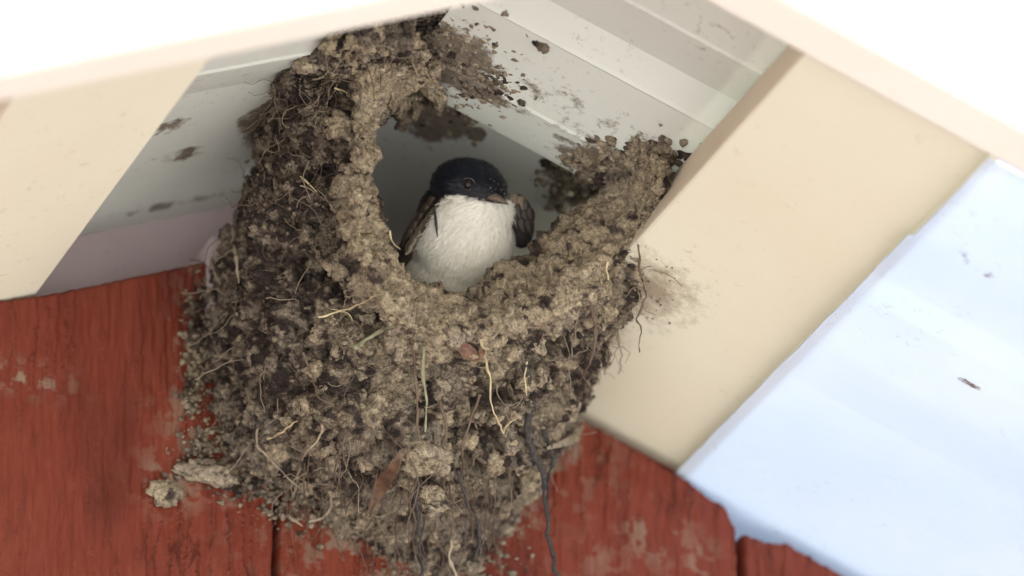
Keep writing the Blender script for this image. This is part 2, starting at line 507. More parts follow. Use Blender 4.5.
board(bL, bL + (bR[1] - bR[0]), -1, "soffit_board", "cream board left of the nest")

# --- corrugated sheets --------------------------------------------------------
PROFILE_H = []
# profile across the ribs: (distance out from the wall, height above the low flat)
def profile(y_from, y_to, hr=0.0046, deep=0.0):  # deep raises the inner part, a step shaped to cast a dark band
    hr = PROFILE_H[0] if PROFILE_H else hr
    base = 0.1075
    per = [(-.0008, .0001), (.0003, -.0005), (.0014, 0.0), (0.0386, 0.0), (.0397, -.0005), (.0406, .0001), (0.0515, hr)]
    L = 0.0775
    if PROFILE_H: per = [(0.0, 0.0), (0.034, 0.0), (0.036, hr * .1), (0.046, hr * .9), (0.048, hr), (.052, hr * .97)]
    pts = []
    for k in range(-40, 4):
        for (d, h) in per:
            yy = base + k * L + d
            pts.append((yy, (h + deep) if k < -2 else (hr if (k == -1 and d > .05) else hr + deep) if k < 0 else h))
            if k == -1 and d > .05 and deep: pts.insert(-1, (yy - .001, hr + deep))
    pts = [(max(min(p[0], y_to), y_from), p[1]) for p in pts if y_from - 0.02 <= p[0] <= y_to + 0.02]
    out = []
    for p in pts:
        if not out or p[0] > out[-1][0] + 1e-6: out.append(p)
    return out

MUD_SHADE = np.array([0.10, 0.075, 0.055])
def sheet(side, s0, s1, y_in, y_out, h0, mat, name, label=None, stains_and_shade=(), dens=0.0011, th=0.0009, dense_to=0.5, extra=None, deep=0.0):
    prof = profile(y_in, y_out, deep=deep)
    ys, hs = [], []
    for (a, b_) in zip(prof[:-1], prof[1:]):
        n = max(1, int((b_[0] - a[0]) / dens)) if abs(a[0]) < 0.3 else 1
        for i in range(n):
            t = i / n; ys.append(a[0] + (b_[0] - a[0]) * t); hs.append(a[1] + (b_[1] - a[1]) * t)
    ys.append(prof[-1][0]); hs.append(prof[-1][1])
    ys = np.array(ys); hs = np.array(hs)
    smid = min(s1, dense_to)
    ss = list(np.linspace(s0, smid, max(2, int((smid - s0) / (dens * 1.3)))))
    if s1 > smid: ss.append(s1)
    ss = np.array(ss)
    d, n_ = (DR, NR) if side > 0 else (DL, NL)
    S, Y = np.meshgrid(ss, ys, indexing='ij'); Hh = np.repeat(hs[None], len(ss), 0)
    P = np.array([RIDGE[0], 0, RIDGE[2]]) + S.ravel()[:, None] * d + (Hh.ravel() + h0)[:, None] * n_
    P[:, 1] = -Y.ravel()
    P += n_ * (fbm(P * [1, .4, 1], 12, 2, 5) * 0.0008)[:, None]
    if h0 < 0:                                       # the cut end steps back where two lengths meet
        yn = slope(915, 225, 1)[1]
        first = (S.ravel() < s0 + 1e-9)
        P[first & (P[:, 1] < yn)] += d * 0.0014
        P[first] += d * (fbm(P[first], 60, 3, 9) * 0.0004)[:, None]
    C = np.zeros((len(P), 4)); C[:, :3] = MUD_SHADE
    for (cx, cy, rr, ry, amt) in stains_and_shade:
        q = slope(cx, cy, side, h0)
        dd = np.sqrt((((P - q) @ d) / rr) ** 2 + ((P[:, 1] - q[1]) / ry) ** 2)
        C[:, 3] = np.maximum(C[:, 3], amt * sstep(0.0, 1.0, 1.35 - dd))
    Fc = grid_faces(len(ss), len(ys))
    if side < 0: Fc = Fc[:, ::-1]
    me = mesh_np(name, P, Fc, mat, False, C)
    o = obj(name, me, house, label)
    if extra is None:
        m = o.modifiers.new("thickness", 'SOLIDIFY'); m.thickness = th; m.offset = -1 if side > 0 else -1
    return o
H0 = 0.0205
YO = 0.2385
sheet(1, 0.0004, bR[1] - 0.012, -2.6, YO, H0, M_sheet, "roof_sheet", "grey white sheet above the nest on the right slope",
      stains_and_shade=((450, 55, .016, .022, .85), (475, 85, .015, .012, .8), (420, 158, .014, .021, .95), (600, 165, .022, .014, .7), (560, 110, .03, .02, .42), (620, 130, .02, .02, .4), (458, 176, .004, .006, .9), (550, 200, .008, .02, .8)), dense_to=0.16, deep=.013)  # last patch is painted shade by the nest's right arm, the others stains
sheet(-1, 0.0004, 0.42, -2.6, YO, H0, M_sheet, "roof_sheet", "stained grey sheet left of the nest",
      stains_and_shade=((175, 135, .010, .008, .60), (185, 165, .012, .007, .58), (262, 128, .010, .012, .7), (170, 215, .03, .005, .5), (300, 120, .02, .03, .9)), dense_to=0.16)
# brighter sheets farther down both slopes, lit through from above
bS = slope_s(slope(684, 478, 1, -0.004), 1)
PROFILE_H.append(0.0009)
sheet(1, bR[1] - 0.0024, 2.2, -2.6, YO, -0.0040, M_trans, "roof_sheet", "bluish white translucent sheet right of the cream board", dens=0.0016, dense_to=0.3, stains_and_shade=((968, 381, .0075, .0022, .60), (985, 268, .012, .008, .40), (968, 250, .006, .005, .42)))
PROFILE_H.clear()
sheet(-1, 0.425, 2.2, -2.6, YO, H0, M_trans, "roof_sheet", "bluish white translucent sheet on the left slope", dens=0.01, dense_to=0.43)
PROFILE_H.clear()
cs = [slope_pt(1, bR[1] - .0014, YB, -.0034), slope_pt(1, bR[1] + .0015, YB, -.0034), slope_pt(1, bR[1] + .0015, .02, -.0034), slope_pt(1, bR[1] - .0014, .02, -.0034)]
obj("leak_block_strip", hexa("leak_block_strip", cs, [p + NR * .0032 for p in cs], M_board), house)  # added strip that keeps sunlight from leaking between board and sheet
# ridge cap above the joint
rc = [np.array([RIDGE[0], y_, RIDGE[2]]) for y_ in (-.238, 2.6)]
V = []
for y_ in (-.238, 2.6):
    for (s_, sd2) in ((.09, -1), (.0, 1), (.09, 1)):
        p = slope_pt(sd2, s_, y_, .048); V.append(p)
ridge = obj("ridge_cap", pm("ridge_cap", V, [(0, 3, 4, 1), (1, 4, 5, 2)], M_sheet), house)
ridge.modifiers.new("thickness", 'SOLIDIFY').thickness = 0.0015
# ridge block against the wall behind the nest
q0 = atY(206, 250, 0.0)
box("ridge_block", q0[0], q0[0] + .10, -0.006, 0.0215, RIDGE[2] - .03, RIDGE[2] + 0.012, M_back, house, RIDGE[2] - 0.004)

# --- barge boards -------------------------------------------------------------
def barge(p0, p1, name, label, hgt=0.085, th=0.020):
    a = atY(*p0, YB); b_ = atY(*p1, YB)
    d = (b_ - a) / np.linalg.norm(b_ - a); n_ = np.array([-d[2], 0, d[0]])
    if n_[2] < 0: n_ = -n_
    return a, b_, d, n_
aL, bL_, dLb, nLb = barge((0, 103), (436, 14), "l", "")
aR, bR_, dRb, nRb = barge((701, 0), (985, 155), "r", "")
# mitre where the two lower edges meet
A_ = np.array([[dLb[0], -dRb[0]], [dLb[2], -dRb[2]]]); t_ = np.linalg.solve(A_, np.array([aR[0] - aL[0], aR[2] - aL[2]]))
apex = aL + dLb * t_[0]
for (d, n_, lab) in ((-dLb, nLb, "blurred cream barge board over the left slope"), (dRb, nRb, "blurred cream barge board over the right slope")):
    hgt, th = 0.105, 0.021
    cut = n_ * hgt; up = np.array([0, 0, hgt / n_[2]])
    Aq = [apex, apex + d * 2.1, apex + d * 2.1 + cut, apex + up]
    Bq = [p + np.array([0, -th, 0]) for p in Aq]
    o = obj("barge_board", hexa("barge_board", Aq, Bq, M_barge), house, lab); bevel(o, 0.002)

M_blown = paint_mat("blown-out white facing paint", (0.86, 0.86, 0.85), (0.84, 0.84, 0.83), (0.6, 0.58, 0.5), 0.35, 0.1)  # white facing added to give the overexposed brightness above the barge boards
for (d, n_) in ((-dLb, nLb), (dRb, nRb)):
    lo = n_ * 0.004; hi = n_ * 0.125
    def up_(v, q): return q + np.array([0, 0, v[1] / n_[2]]) if False else q
    A0 = apex + np.array([0, 0, .004 / n_[2]]); A1 = apex + np.array([0, 0, .125 / n_[2]])
    Aq = [A0, A0 + d * 2.1, A0 + d * 2.1 + n_ * .121, A1]
    Aq = [p + np.array([0, -.0215, 0]) for p in Aq]; Bq = [p + np.array([0, -.003, 0]) for p in Aq]
    obj("blown_white_facing", hexa("blown_white_facing", Aq, Bq, M_blown), house, "white facing added for the overexposed brightness above the barge board")

_prs = {1: profile(-0.3, 0.25, deep=.013), -1: profile(-0.3, 0.25)}
def on_sheet(px, py, side, lift=0.0):
    h = 0.0; _pr = _prs[side]
    for _ in range(12):
        p = slope(px, py, side, H0 + h - lift)
        h = 0.5 * h + 0.5 * float(np.interp(-p[1], [q[0] for q in _pr], [q[1] for q in _pr]))
    return p

# ------------------------------------------------------------------ nest
nest = obj("bird_nest", None, None, "open mud cup nest of grey brown pellets and roots stuck under the gable", "nest", loc=(0, 0, 0))
# stations round the opening: (photo position, distance out from the wall) from inner lip to the outer seam
def bY(px, py, y): return atY(px, py, -y)
def onS(px, py, side, h=H0 + .002): return slope(px, py, side, h)
nb = DR; qb = slope_pt(1, bR[0], 0, 0)
def onB(px, py): return hit(px, py, nb, qb)          # the near side of the right board
ST = [
 #  lip               crest              under              mid                low               attach
 [onS(448, 96, 1),    bY(430, 72, .118), bY(420, 52, .120), bY(415, 40, .122), bY(412, 30, .128), onS(418, 16, 1)],
 [onS(410, 98, 1),    bY(390, 78, .112), bY(375, 62, .110), bY(365, 50, .112), bY(355, 42, .120), bY(345, 34, .125)],
 [bY(386, 118, .094), bY(360, 104, .104), bY(336, 92, .094), bY(318, 84, .090), bY(302, 78, .092), onS(286, 72, -1)],
 [bY(379, 150, .088), bY(356, 150, .100), bY(334, 146, .088), bY(308, 132, .080), bY(286, 118, .076), onS(268, 108, -1)],
 [bY(378, 182, .084), bY(356, 190, .098), bY(335, 190, .076), bY(300, 180, .072), bY(276, 168, .060), onS(260, 160, -1)],
 [bY(384, 222, .080), bY(360, 236, .095), bY(337, 243, .071), bY(288, 240, .064), bY(252, 232, .040), bY(234, 222, .020)],
 [bY(400, 256, .078), bY(374, 278, .094), bY(352, 294, .070), bY(284, 306, .056), bY(238, 298, .026), bY(213, 280, -.004)],
 [bY(426, 282, .078), bY(402, 312, .093), bY(382, 338, .070), bY(300, 372, .054), bY(234, 372, .018), bY(196, 350, -.004)],
 [bY(458, 292, .078), bY(442, 334, .092), bY(422, 366, .070), bY(340, 424, .055), bY(258, 436, .020), bY(218, 434, -.004)],
 [bY(490, 278, .080), bY(488, 330, .092), bY(472, 368, .071), bY(410, 442, .054), bY(330, 478, .022), bY(262, 480, -.004)],
 [bY(520, 256, .082), bY(530, 312, .094), bY(527, 356, .073), bY(478, 448, .052), bY(415, 500, .022), bY(338, 535, -.004)],
 [bY(552, 232, .083), bY(570, 288, .095), bY(573, 332, .075), bY(540, 416, .054), bY(490, 490, .024), bY(435, 590, -.004)],
 [bY(584, 206, .086), bY(606, 256, .096), bY(612, 296, .086), bY(592, 356, .060), bY(560, 420, .030), bY(515, 530, -.004)],
 [bY(612, 180, .094), bY(640, 220, .100), bY(640, 250, .092), bY(622, 300, .075), bY(600, 345, .045), bY(575, 412, -.002)],
 [onS(640, 150, 1),   bY(664, 160, .130), bY(670, 178, .125), bY(664, 196, .115), bY(656, 216, .105), onB(641, 226)],
]
ST = np.array(ST)
# inner wall of the cup
oc = bY(475, 190, .085)
rad = ST[:, 0] - oc; rad -= (rad @ F)[:, None] * F; rad /= np.linalg.norm(rad, axis=1)[:, None]
in1 = ST[:, 0] + rad * 0.003 + np.array([0, 0.011, 0]); in2 = ST[:, 0] + rad * 0.008 + np.array([0, 0.030, -.004])
ROWS = np.concatenate([in2[:, None], in1[:, None], ST], 1)          # (15, 8, 3)
NU, NV = 1080, 460
A1 = catmull(ROWS, NU)                                                # (NU,8,3)
# resample the second direction evenly by length
dense = catmull(np.swapaxes(A1, 0, 1), 200)                           # (200,NU,3)
dl = np.linalg.norm(np.diff(dense, axis=0), axis=2).mean(1); cum = np.concatenate([[0], np.cumsum(dl)]); cum /= cum[-1]
w = np.linspace(0, 1, NV); idx = np.interp(w, cum, np.arange(200)); i0 = np.minimum(idx.astype(int), 198); fr = (idx - i0)[:, None, None]
G = dense[i0] * (1 - fr) + dense[i0 + 1] * fr                         # (NV,NU,3)
rowpos = idx / 199 * 7                                                # 0..7 row coordinate (2 = lip, 3 = crest)
P = G.reshape(-1, 3); FcN = grid_faces(NV, NU)
rp = np.repeat(rowpos, NU); tt = np.tile(np.linspace(0, 14, NU), NV)
N = vert_normals(P, FcN)
if np.mean(N @ F) > 0: N = -N; FcN = FcN[:, ::-1]
S0 = P.copy()
# large lumps
edgef = np.clip((7 - rp) / 1.5, 0, 1) * np.clip((rp - 2.2) / 1.5, 0, 1) * np.clip((14 - tt) / 1.5, 0, 1)
b1, b2, _ = worley(P, 62, 301)
P = P + N * (fbm(P, 55, 3, 3) * 0.0035 + edgef * (np.clip(1 - b1 * 1.1, 0, 1) ** .8 - .3) * 0.0075)[:, None]
warp = np.stack([fbm(P, 190, 3, s) for s in (51, 52, 53)], 1) * 0.0022
f1, f2, cid = worley(P + warp, 118, 9)                                # pellets about 7 mm
lump = np.clip(1 - f1 * 1.15, 0, 1) ** 0.75
g1, g2, cid2 = worley(P + warp * 0.8, 290, 14)
lump2 = np.clip(1 - g1 * 1.15, 0, 1)
k1, k2, cid3 = worley(P + warp * 0.3, 720, 19)
lump3 = np.clip(1 - k1 * 1.1, 0, 1)
rimw = np.exp(-(np.maximum(0, np.abs(rp - 2.7) - 0.45) / 0.5) ** 2)                              # rim is closer packed and smoother
rough = 1 - 0.55 * rimw
crum = sstep(-0.2, 0.4, fbm(P, 42, 3, 71)) * rough
disp = lump * (0.0054 - 0.0018 * rimw) + lump2 * (0.0012 + 0.0030 * crum) + lump3 * (0.0005 + 0.0006 * crum) + fbm(P, 1300, 2, 77) * 0.0004
hole = sstep(0.18, 0.42, fbm(P, 110, 3, 88)) * (0.0065 * rough)
fade = sstep(0.0, 0.25, 7 - rp)
fade = fade * np.where(rp > 4.5, np.clip((14 - tt) / .9, 0, 1), 1)
disp = (disp - 0.0035 - hole) * (0.25 + 0.75 * fade)
P = P + N * disp[:, None] + np.stack([fbm(P, 420, 3, s) for s in (61, 62, 63)], 1) * (0.0009 * (rough - 0.28))[:, None]

OLIVE = np.array([0.270, 0.235, 0.178]); GREY = np.array([0.205, 0.182, 0.158]); DARK = np.array([0.035, 0.027, 0.026]); BROWN = np.array([0.112, 0.086, 0.072]); PALE = np.array([0.44, 0.40, 0.31])
def mud_colour(P, cell, rimw_, left):
    n = fbm(P, 60, 4, 101); n2 = fbm(P, 150, 4, 111); n3 = fbm(P, 380, 3, 121)
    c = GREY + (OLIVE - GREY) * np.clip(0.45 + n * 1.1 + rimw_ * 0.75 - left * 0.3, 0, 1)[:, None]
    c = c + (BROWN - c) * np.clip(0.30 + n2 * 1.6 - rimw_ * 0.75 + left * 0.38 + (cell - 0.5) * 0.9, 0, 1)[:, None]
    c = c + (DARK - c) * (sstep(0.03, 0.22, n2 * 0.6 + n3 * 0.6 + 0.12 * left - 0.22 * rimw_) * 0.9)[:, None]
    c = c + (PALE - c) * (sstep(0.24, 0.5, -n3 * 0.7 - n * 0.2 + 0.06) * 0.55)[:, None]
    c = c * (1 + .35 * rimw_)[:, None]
    return c * np.array([.90, .845, .775])
pxn = proj(S0)
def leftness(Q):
    """the darker mud of the side that faces the left slope"""
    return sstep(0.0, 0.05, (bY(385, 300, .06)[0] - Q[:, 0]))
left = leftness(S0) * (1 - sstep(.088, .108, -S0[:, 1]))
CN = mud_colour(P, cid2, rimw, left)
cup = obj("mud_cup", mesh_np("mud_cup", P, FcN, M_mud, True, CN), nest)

# lookup of the nest's surface along a sight line
PP = proj(P); DEP = (P - CAM) @ F
order = np.lexsort((PP[:, 0],))
def surf(px, py, lift=0.0015, r=3.0):
    m = (np.abs(PP[:, 0] - px) < r) & (np.abs(PP[:, 1] - py) < r)
    if not m.any():
        return atY(px, py, -0.004)
    i = np.where(m)[0][np.argmin(DEP[m])]
    d = ray(px, py); return CAM + d * ((DEP[i] - lift) / (d @ F))

# icospheres for pellets
import bmesh
def ico(sub):
    bm = bmesh.new(); bmesh.ops.create_icosphere(bm, subdivisions=sub, radius=1.0)
    V = np.array([v.co[:] for v in bm.verts]); Fv = np.array([[v.index for v in f.verts] for f in bm.faces]); bm.free(); return V, Fv
I1, I1f = ico(1); I2, I2f = ico(2); I3, I3f = ico(4)
def lumpy(V, seed, amp=0.35):
    r = 1 + amp * fbm(V + seed * 3.1, 1.3, 3, seed) + amp * 0.7 * (0.5 - worley(V + seed, 2.2, seed)[0]) + amp * .35 * (0.5 - worley(V + seed, 5.0, seed + 5)[0])
    return V * r[:, None] * np.array([1.0, 0.92, 0.78])

ok = (rp > 2.6) & (rp < 6.85) & ~((tt > 12.9) & (rp > 5.0)) & ((N @ F) < 0.15)
cand = np.where(ok)[0]
# larger pellets: objects of their own, a handful of shared shapes
shapes = []
for s in range(16):
    V = lumpy(I3, 200 + s, 0.62)
    seedc = rng.random(3)
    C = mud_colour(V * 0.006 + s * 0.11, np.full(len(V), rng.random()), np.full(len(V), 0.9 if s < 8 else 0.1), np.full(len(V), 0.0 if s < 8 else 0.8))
    shapes.append(mesh_np("mud_pellet", V, I3f, M_mud, True, C))
def rand_rot():
    return (random.uniform(0, 6.28), random.uniform(0, 6.28), random.uniform(0, 6.28))
pick = rng.choice(cand, 9000, replace=False)
done = []
for i in pick:
    if len(done) >= 290: break
    if rp[i] < 3.7 and random.random() < .75: continue
    q = P[i]; r = random.uniform(0.0020, 0.0042) * (1.25 if 2.5 < rp[i] < 4.0 else 1.0)
    if done and min(np.linalg.norm(q - d0) - (r0 + r) * 0.8 for d0, r0 in done) < 0: continue
    done.append((q, r))
    left_i = left[i] > 0.45 and rimw[i] < .2
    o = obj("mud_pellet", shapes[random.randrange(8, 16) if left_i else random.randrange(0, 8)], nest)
    o.location = Vector(q - N[i] * r * 0.45); o.scale = (r, r, r); o.rotation_euler = rand_rot()
# crumbs: thousands, joined
def crumbs(centres, norms, rads, name, parent, colours, subs=(I1, I1f), kind="stuff", label=None, cat=None):
    Vs, Fs, Cs = [], [], []
    variants = [lumpy(subs[0], 300 + s, 0.95) for s in range(12)]
    n = len(subs[0])
    for k in range(len(centres)):
        a, b_, c_ = rng.random(3) * 6.28
        ca, sa, cb, sb = math.cos(a), math.sin(a), math.cos(b_), math.sin(b_)
        M = np.array([[ca, -sa, 0], [sa, ca, 0], [0, 0, 1]]) @ np.array([[1, 0, 0], [0, cb, -sb], [0, sb, cb]])
        st = np.array([1, rng.uniform(.6, 1), rng.uniform(.5, 1)])
        Vs.append((variants[k % 12] * st) @ M.T * rads[k] + centres[k]); Fs.append(subs[1] + k * n); Cs.append(np.repeat(colours[k][None], n, 0))
    return obj(name, mesh_np(name, np.vstack(Vs), np.vstack(Fs), M_mud, True, np.vstack(Cs)), parent, label, cat, kind=kind)
wgt = 1.0 - 0.92 * rimw[cand]; pick = rng.choice(cand, 12000, replace=False, p=wgt / wgt.sum())
rr = 0.00035 + 0.0013 * rng.random(len(pick)) ** 2.2
cc = mud_colour(P[pick], rng.random(len(pick)), rimw[pick], left[pick]) * (0.75 + 0.6 * rng.random(len(pick)))[:, None]
crumbs(P[pick] + N[pick] * (rr * 0.2)[:, None], N[pick], rr, "mud_crumbs", nest, cc, (I2, I2f) if False else (I1, I1f))

# mud smeared on the sheet and boards beside the nest
def smear(pts, fn, name, count, spread, rmin, rmax, seed):
    r_ = np.random.default_rng(seed); C, R = [], []
    for _ in range(count):
        x_, y_, sx, sy = pts[r_.integers(len(pts))]
        gx, gy = x_ + r_.normal() * sx * .5, y_ + r_.normal() * sy * .5
        p = fn(gx, gy); rad_ = rmin + (rmax - rmin) * r_.random() ** 2.5; C.append(p - F * rad_ * .45); R.append(rad_)
    C = np.array(C); R = np.array(R)
    col = mud_colour(C, r_.random(len(C)), np.full(len(C), .45), np.full(len(C), .12)) * (0.8 + .5 * r_.random(len(C)))[:, None]
    return crumbs(C, None, R, name, nest, col)
smear([(452, 50, 38, 40), (452, 78, 46, 44), (475, 88, 50, 26), (440, 36, 50, 22), (492, 80, 26, 22), (470, 60, 60, 50)], lambda x_, y_: on_sheet(x_, y_, 1), "mud_smear", 2600, 1, .0003, .0019, 5)
smear([(600, 165, 50, 22), (580, 172, 30, 20), (635, 160, 40, 26), (655, 152, 25, 14), (580, 192, 34, 16)], lambda x_, y_: on_sheet(x_, y_, 1), "mud_smear", 1500, 1, .0005, .0030, 6)  # last cluster of crumbs fills in for shade by the right arm
smear([(175, 130, 14, 20), (185, 162, 26, 12), (262, 130, 16, 24), (255, 150, 10, 20)], lambda x_, y_: on_sheet(x_, y_, -1), "mud_smear", 300, 1, .0003, .0014, 17)
smear([(650, 285, 28, 40), (625, 285, 20, 40), (655, 310, 30, 20)], lambda x_, y_: slope(x_, y_, 1, -.0001), "mud_smear", 120, 1, .0001, .0006, 8)
smear([(200, 320, 16, 40), (196, 380, 16, 40), (215, 450, 40, 30), (240, 480, 40, 20), (300, 500, 50, 30), (430, 560, 60, 30), (470, 540, 50, 40)], lambda x_, y_: atY(x_, y_, -.0008), "mud_smear", 2600, 1, .0002, .0016, 7)

# ------------------------------------------------------------------ straws, roots and leaves on the nest
M_straw = flat_mat("pale straw", (0.48, 0.40, 0.23), 0.6)
M_green = flat_mat("dry green grass", (0.24, 0.235, 0.145), 0.6)
M_root = flat_mat("dark root", (0.035, 0.030, 0.028), 0.85, .7, 900)
M_rootp = flat_mat("pale root", (0.27, 0.22, 0.155), 0.7)
M_rootb = flat_mat("brown root", (0.11, 0.075, 0.05), 0.7)
M_leaf = flat_mat("brown leaf", (0.13, 0.075, 0.045), 0.6, 0.4, 300)
M_leafr = flat_mat("rusty leaf", (0.13, 0.062, 0.038), 0.6, 0.3)

def strand(name, pts, w, mat, lift=0.002, free=None, flat=0.5, n=26, jit=0.0, label=None, sides=6):
    w = w * (.88 if free is not None else .72)
    """a strand through photo positions; free = how far out from the wall it hangs when clear of the nest"""
    C = []
    dprev = None
    for k, (x_, y_) in enumerate(pts):
        if free is not None and k > 0: C.append(bY(x_, y_, free[min(k, len(free) - 1)]))
        else: C.append(surf(x_, y_, lift))
    C = catmull(np.array(C), n)
    C = C + np.stack([fbm(C, 130, 3, s) for s in (1, 2, 3)], 1) * jit * 2.2
    rad_ = np.full(n, w) * (1 - 0.55 * np.linspace(0, 1, n) ** 2) * (1 + .25 * vnoise(C, 900, 8))
    rad_ = rad_ * (1 + .45 * vnoise(C, 420, 31))
    C = C + np.stack([vnoise(C, 350, s) for s in (41, 42, 43)], 1) * .0004
    V, Fv = tube(C, rad_, sides, flat)
    return obj(name, mesh_np(name, V, Fv, mat, True), nest, label)
strand("grass_stem", [(318, 317), (345, 310), (381, 294)], .00050, M_straw)
strand("grass_stem", [(330, 309), (348, 314), (352, 322)], .00028, M_straw)
strand("grass_blade", [(355, 347), (378, 333), (407, 319)], .00105, M_green, flat=.25)
strand("grass_stem", [(481, 340), (489, 375), (493, 408), (503, 433)], .00052, M_straw, .004)
strand("grass_stem", [(503, 433), (508, 424), (517, 418)], .00035, M_straw, .004)
strand("grass_stem", [(527, 362), (525, 380), (527, 396)], .00040, M_straw, .003)
strand("grass_blade", [(424, 345), (422, 370), (427, 398), (425, 432)], .00075, M_green, .003, flat=.4)
strand("grass_stem", [(334, 88), (340, 90), (348, 93)], .00040, M_straw)
strand("grass_stem", [(300, 176), (309, 184), (318, 192)], .00040, M_straw)
strand("grass_stem", [(389, 230), (391, 240), (400, 250)], .00050, M_straw)
strand("grass_stem", [(233, 228), (236, 255), (240, 284)], .00085, M_rootp)
strand("grass_stem", [(211, 258), (215, 272), (221, 284)], .00075, M_rootp)
strand("grass_stem", [(300, 186), (312, 190), (325, 200)], .0003, M_rootp)
strand("root", [(258, 428), (257, 445), (264, 452)], .00055, M_rootp)
strand("root", [(268, 440), (285, 430), (298, 420)], .00045, M_straw)
strand("root", [(323, 425), (318, 440), (306, 452), (302, 462)], .00065, M_rootp)
strand("root", [(300, 468), (292, 500), (290, 517), (302, 526)], .0006, M_rootp)
strand("root", [(330, 490), (331, 508), (322, 517), (308, 521)], .0008, M_rootp)
strand("root", [(303, 352), (312, 372), (318, 396), (332, 404)], .0006, M_rootb)
strand("root", [(262, 450), (280, 470), (300, 488)], .0005, M_rootp)
strand("root", [(412, 340), (416, 380), (418, 430), (415, 480)], .0006, M_rootb, .004)
strand("root", [(527, 370), (531, 410), (533, 450), (545, 480), (548, 520), (556, 576), (556, 590)], .0011, M_root, .004, free=(.06, .062, .055, .046, .044, .043, .042, .042), jit=.0012, n=60, flat=.6, label="long dark twisted root hanging below the nest")
strand("root", [(546, 430), (551, 460), (549, 476), (547, 500)], .0009, M_root, .003, free=(.045, .04, .04, .04), jit=.001, n=40)
strand("root", [(418, 478), (416, 520), (420, 552), (420, 590)], .0008, M_root, .004, free=(.05, .046, .04, .04), jit=.001, n=50)
strand("root", [(460, 470), (467, 500), (477, 535), (475, 560)], .0007, M_root, .004, free=(.05, .046, .042, .04), jit=.001, n=50)
strand("root", [(447, 505), (452, 540), (450, 565), (462, 590)], .0007, M_rootp, .004, free=(.045, .043, .04, .04), jit=.001, n=50)
strand("root", [(640, 222), (637, 262), (641, 300), (639, 330), (637, 351)], .00042, M_rootb, .002, free=(.1, .1, .1, .1, .1), jit=.0012, n=60, label="thin brown thread hanging from the right rim")
strand("root", [(608, 262), (607, 270), (609, 280)], .0006, M_straw)
strand("root", [(382, 470), (384, 490), (379, 505)], .0005, M_rootb)
strand("root", [(588, 300), (596, 330), (590, 360), (578, 385)], .0007, M_rootb)
strand("root", [(480, 395), (470, 420), (462, 450), (466, 470)], .0007, M_rootb)
strand("root", [(440, 400), (446, 430), (440, 462)], .0006, M_rootb)
# fine rootlets: many, joined
Vs, Fs, off = [], [], 0
rr_ = np.random.default_rng(21)
cand2 = cand[(rp[cand] > 3.6)]
for k in range(420):
    i = cand2[rr_.integers(len(cand2))]; p = P[i] + N[i] * .0012
    L = rr_.uniform(.004, .020); d = np.array([rr_.normal() * .7, rr_.normal() * .5, -0.55 + rr_.normal() * .7]); d /= np.linalg.norm(d)
    m_ = 9; C = [p]
    for j in range(m_):
        d = d + rr_.normal(size=3) * .30 + np.array([0, 0, -.05]); d -= N[i] * min(0, d @ N[i]) * 0.9; d /= np.linalg.norm(d); C.append(C[-1] + d * L / m_)
    V, Fv = tube(np.array(C), rr_.uniform(.00006, .00016), 4); Vs.append(V); Fs.append(Fv + off); off += len(V)
tail = np.where((P[:, 2] < bY(450, 470, .03)[2]) & (N @ F < .4) & (rp > 3.6))[0]
Vs2, Fs2, off = [], [], 0
for k in range(110):
    i = tail[rr_.integers(len(tail))]; p = P[i] + N[i] * .0010; L_ = rr_.uniform(.006, .026); d = np.array([rr_.normal() * .25, rr_.normal() * .15, -1.0]); C = [p]
    for j in range(11):
        d = d + rr_.normal(size=3) * .22 + np.array([0, 0, -.18]); d /= np.linalg.norm(d); C.append(C[-1] + d * L_ / 11)
    V, Fv = tube(np.array(C), np.linspace(1, .35, 12) * rr_.uniform(.00012, .00040), 5, .6); Vs2.append(V); Fs2.append(Fv + off); off += len(V)
obj("rootlets", mesh_np("rootlets", np.vstack(Vs2), np.vstack(Fs2), M_rootb, True), nest, kind="stuff")
half = 210
nv_each = 40
for (a, b_, mt) in ((0, half, M_rootb), (half, 420, M_rootp)):
    obj("rootlets", mesh_np("rootlets", np.vstack(Vs[a:b_]), np.vstack(Fs[a:b_]) - a * nv_each, mt, True), nest, kind="stuff")

def leaf(name, pts, widths, mat, lift, thick=.0003, label=None, free=None):
    C = np.array([surf(x_, y_, lift) if free is None else bY(x_, y_, free) for x_, y_ in pts]); C = catmull(C, 22)
    wd = catmull(np.array(widths, float), 22)
    T = np.gradient(C, axis=0); T /= np.linalg.norm(T, axis=1)[:, None]
    S = np.cross(T, -F); S /= np.linalg.norm(S, axis=1)[:, None]
    cols = np.linspace(-1, 1, 7); V = []
    for i in range(22):
        for c_ in cols:
            V.append(C[i] + S[i] * wd[i] * c_ + (-F) * (abs(c_) ** 1.5 * wd[i] * .6 + .0005 * math.sin(i * .9 + c_ * 2)))
    V = np.array(V)
    me = mesh_np(name, V, grid_faces(22, 7), mat, True)
    o = obj(name, me, nest, label); o.modifiers.new("thickness", 'SOLIDIFY').thickness = thick
    return o
leaf("leaf", [(402, 452), (392, 470), (380, 488), (369, 514)], [.0006, .0017, .0022, .0002], M_leaf, .006, label="curled brown leaf hanging under the cup")
leaf("leaf", [(458, 343), (466, 350), (478, 357), (484, 350)], [.0004, .0020, .0012, .0003], M_leafr, .0015)
leaf("leaf", [(584, 425), (570, 440), (548, 448)], [.0004, .0012, .0004], M_rootp, .004)
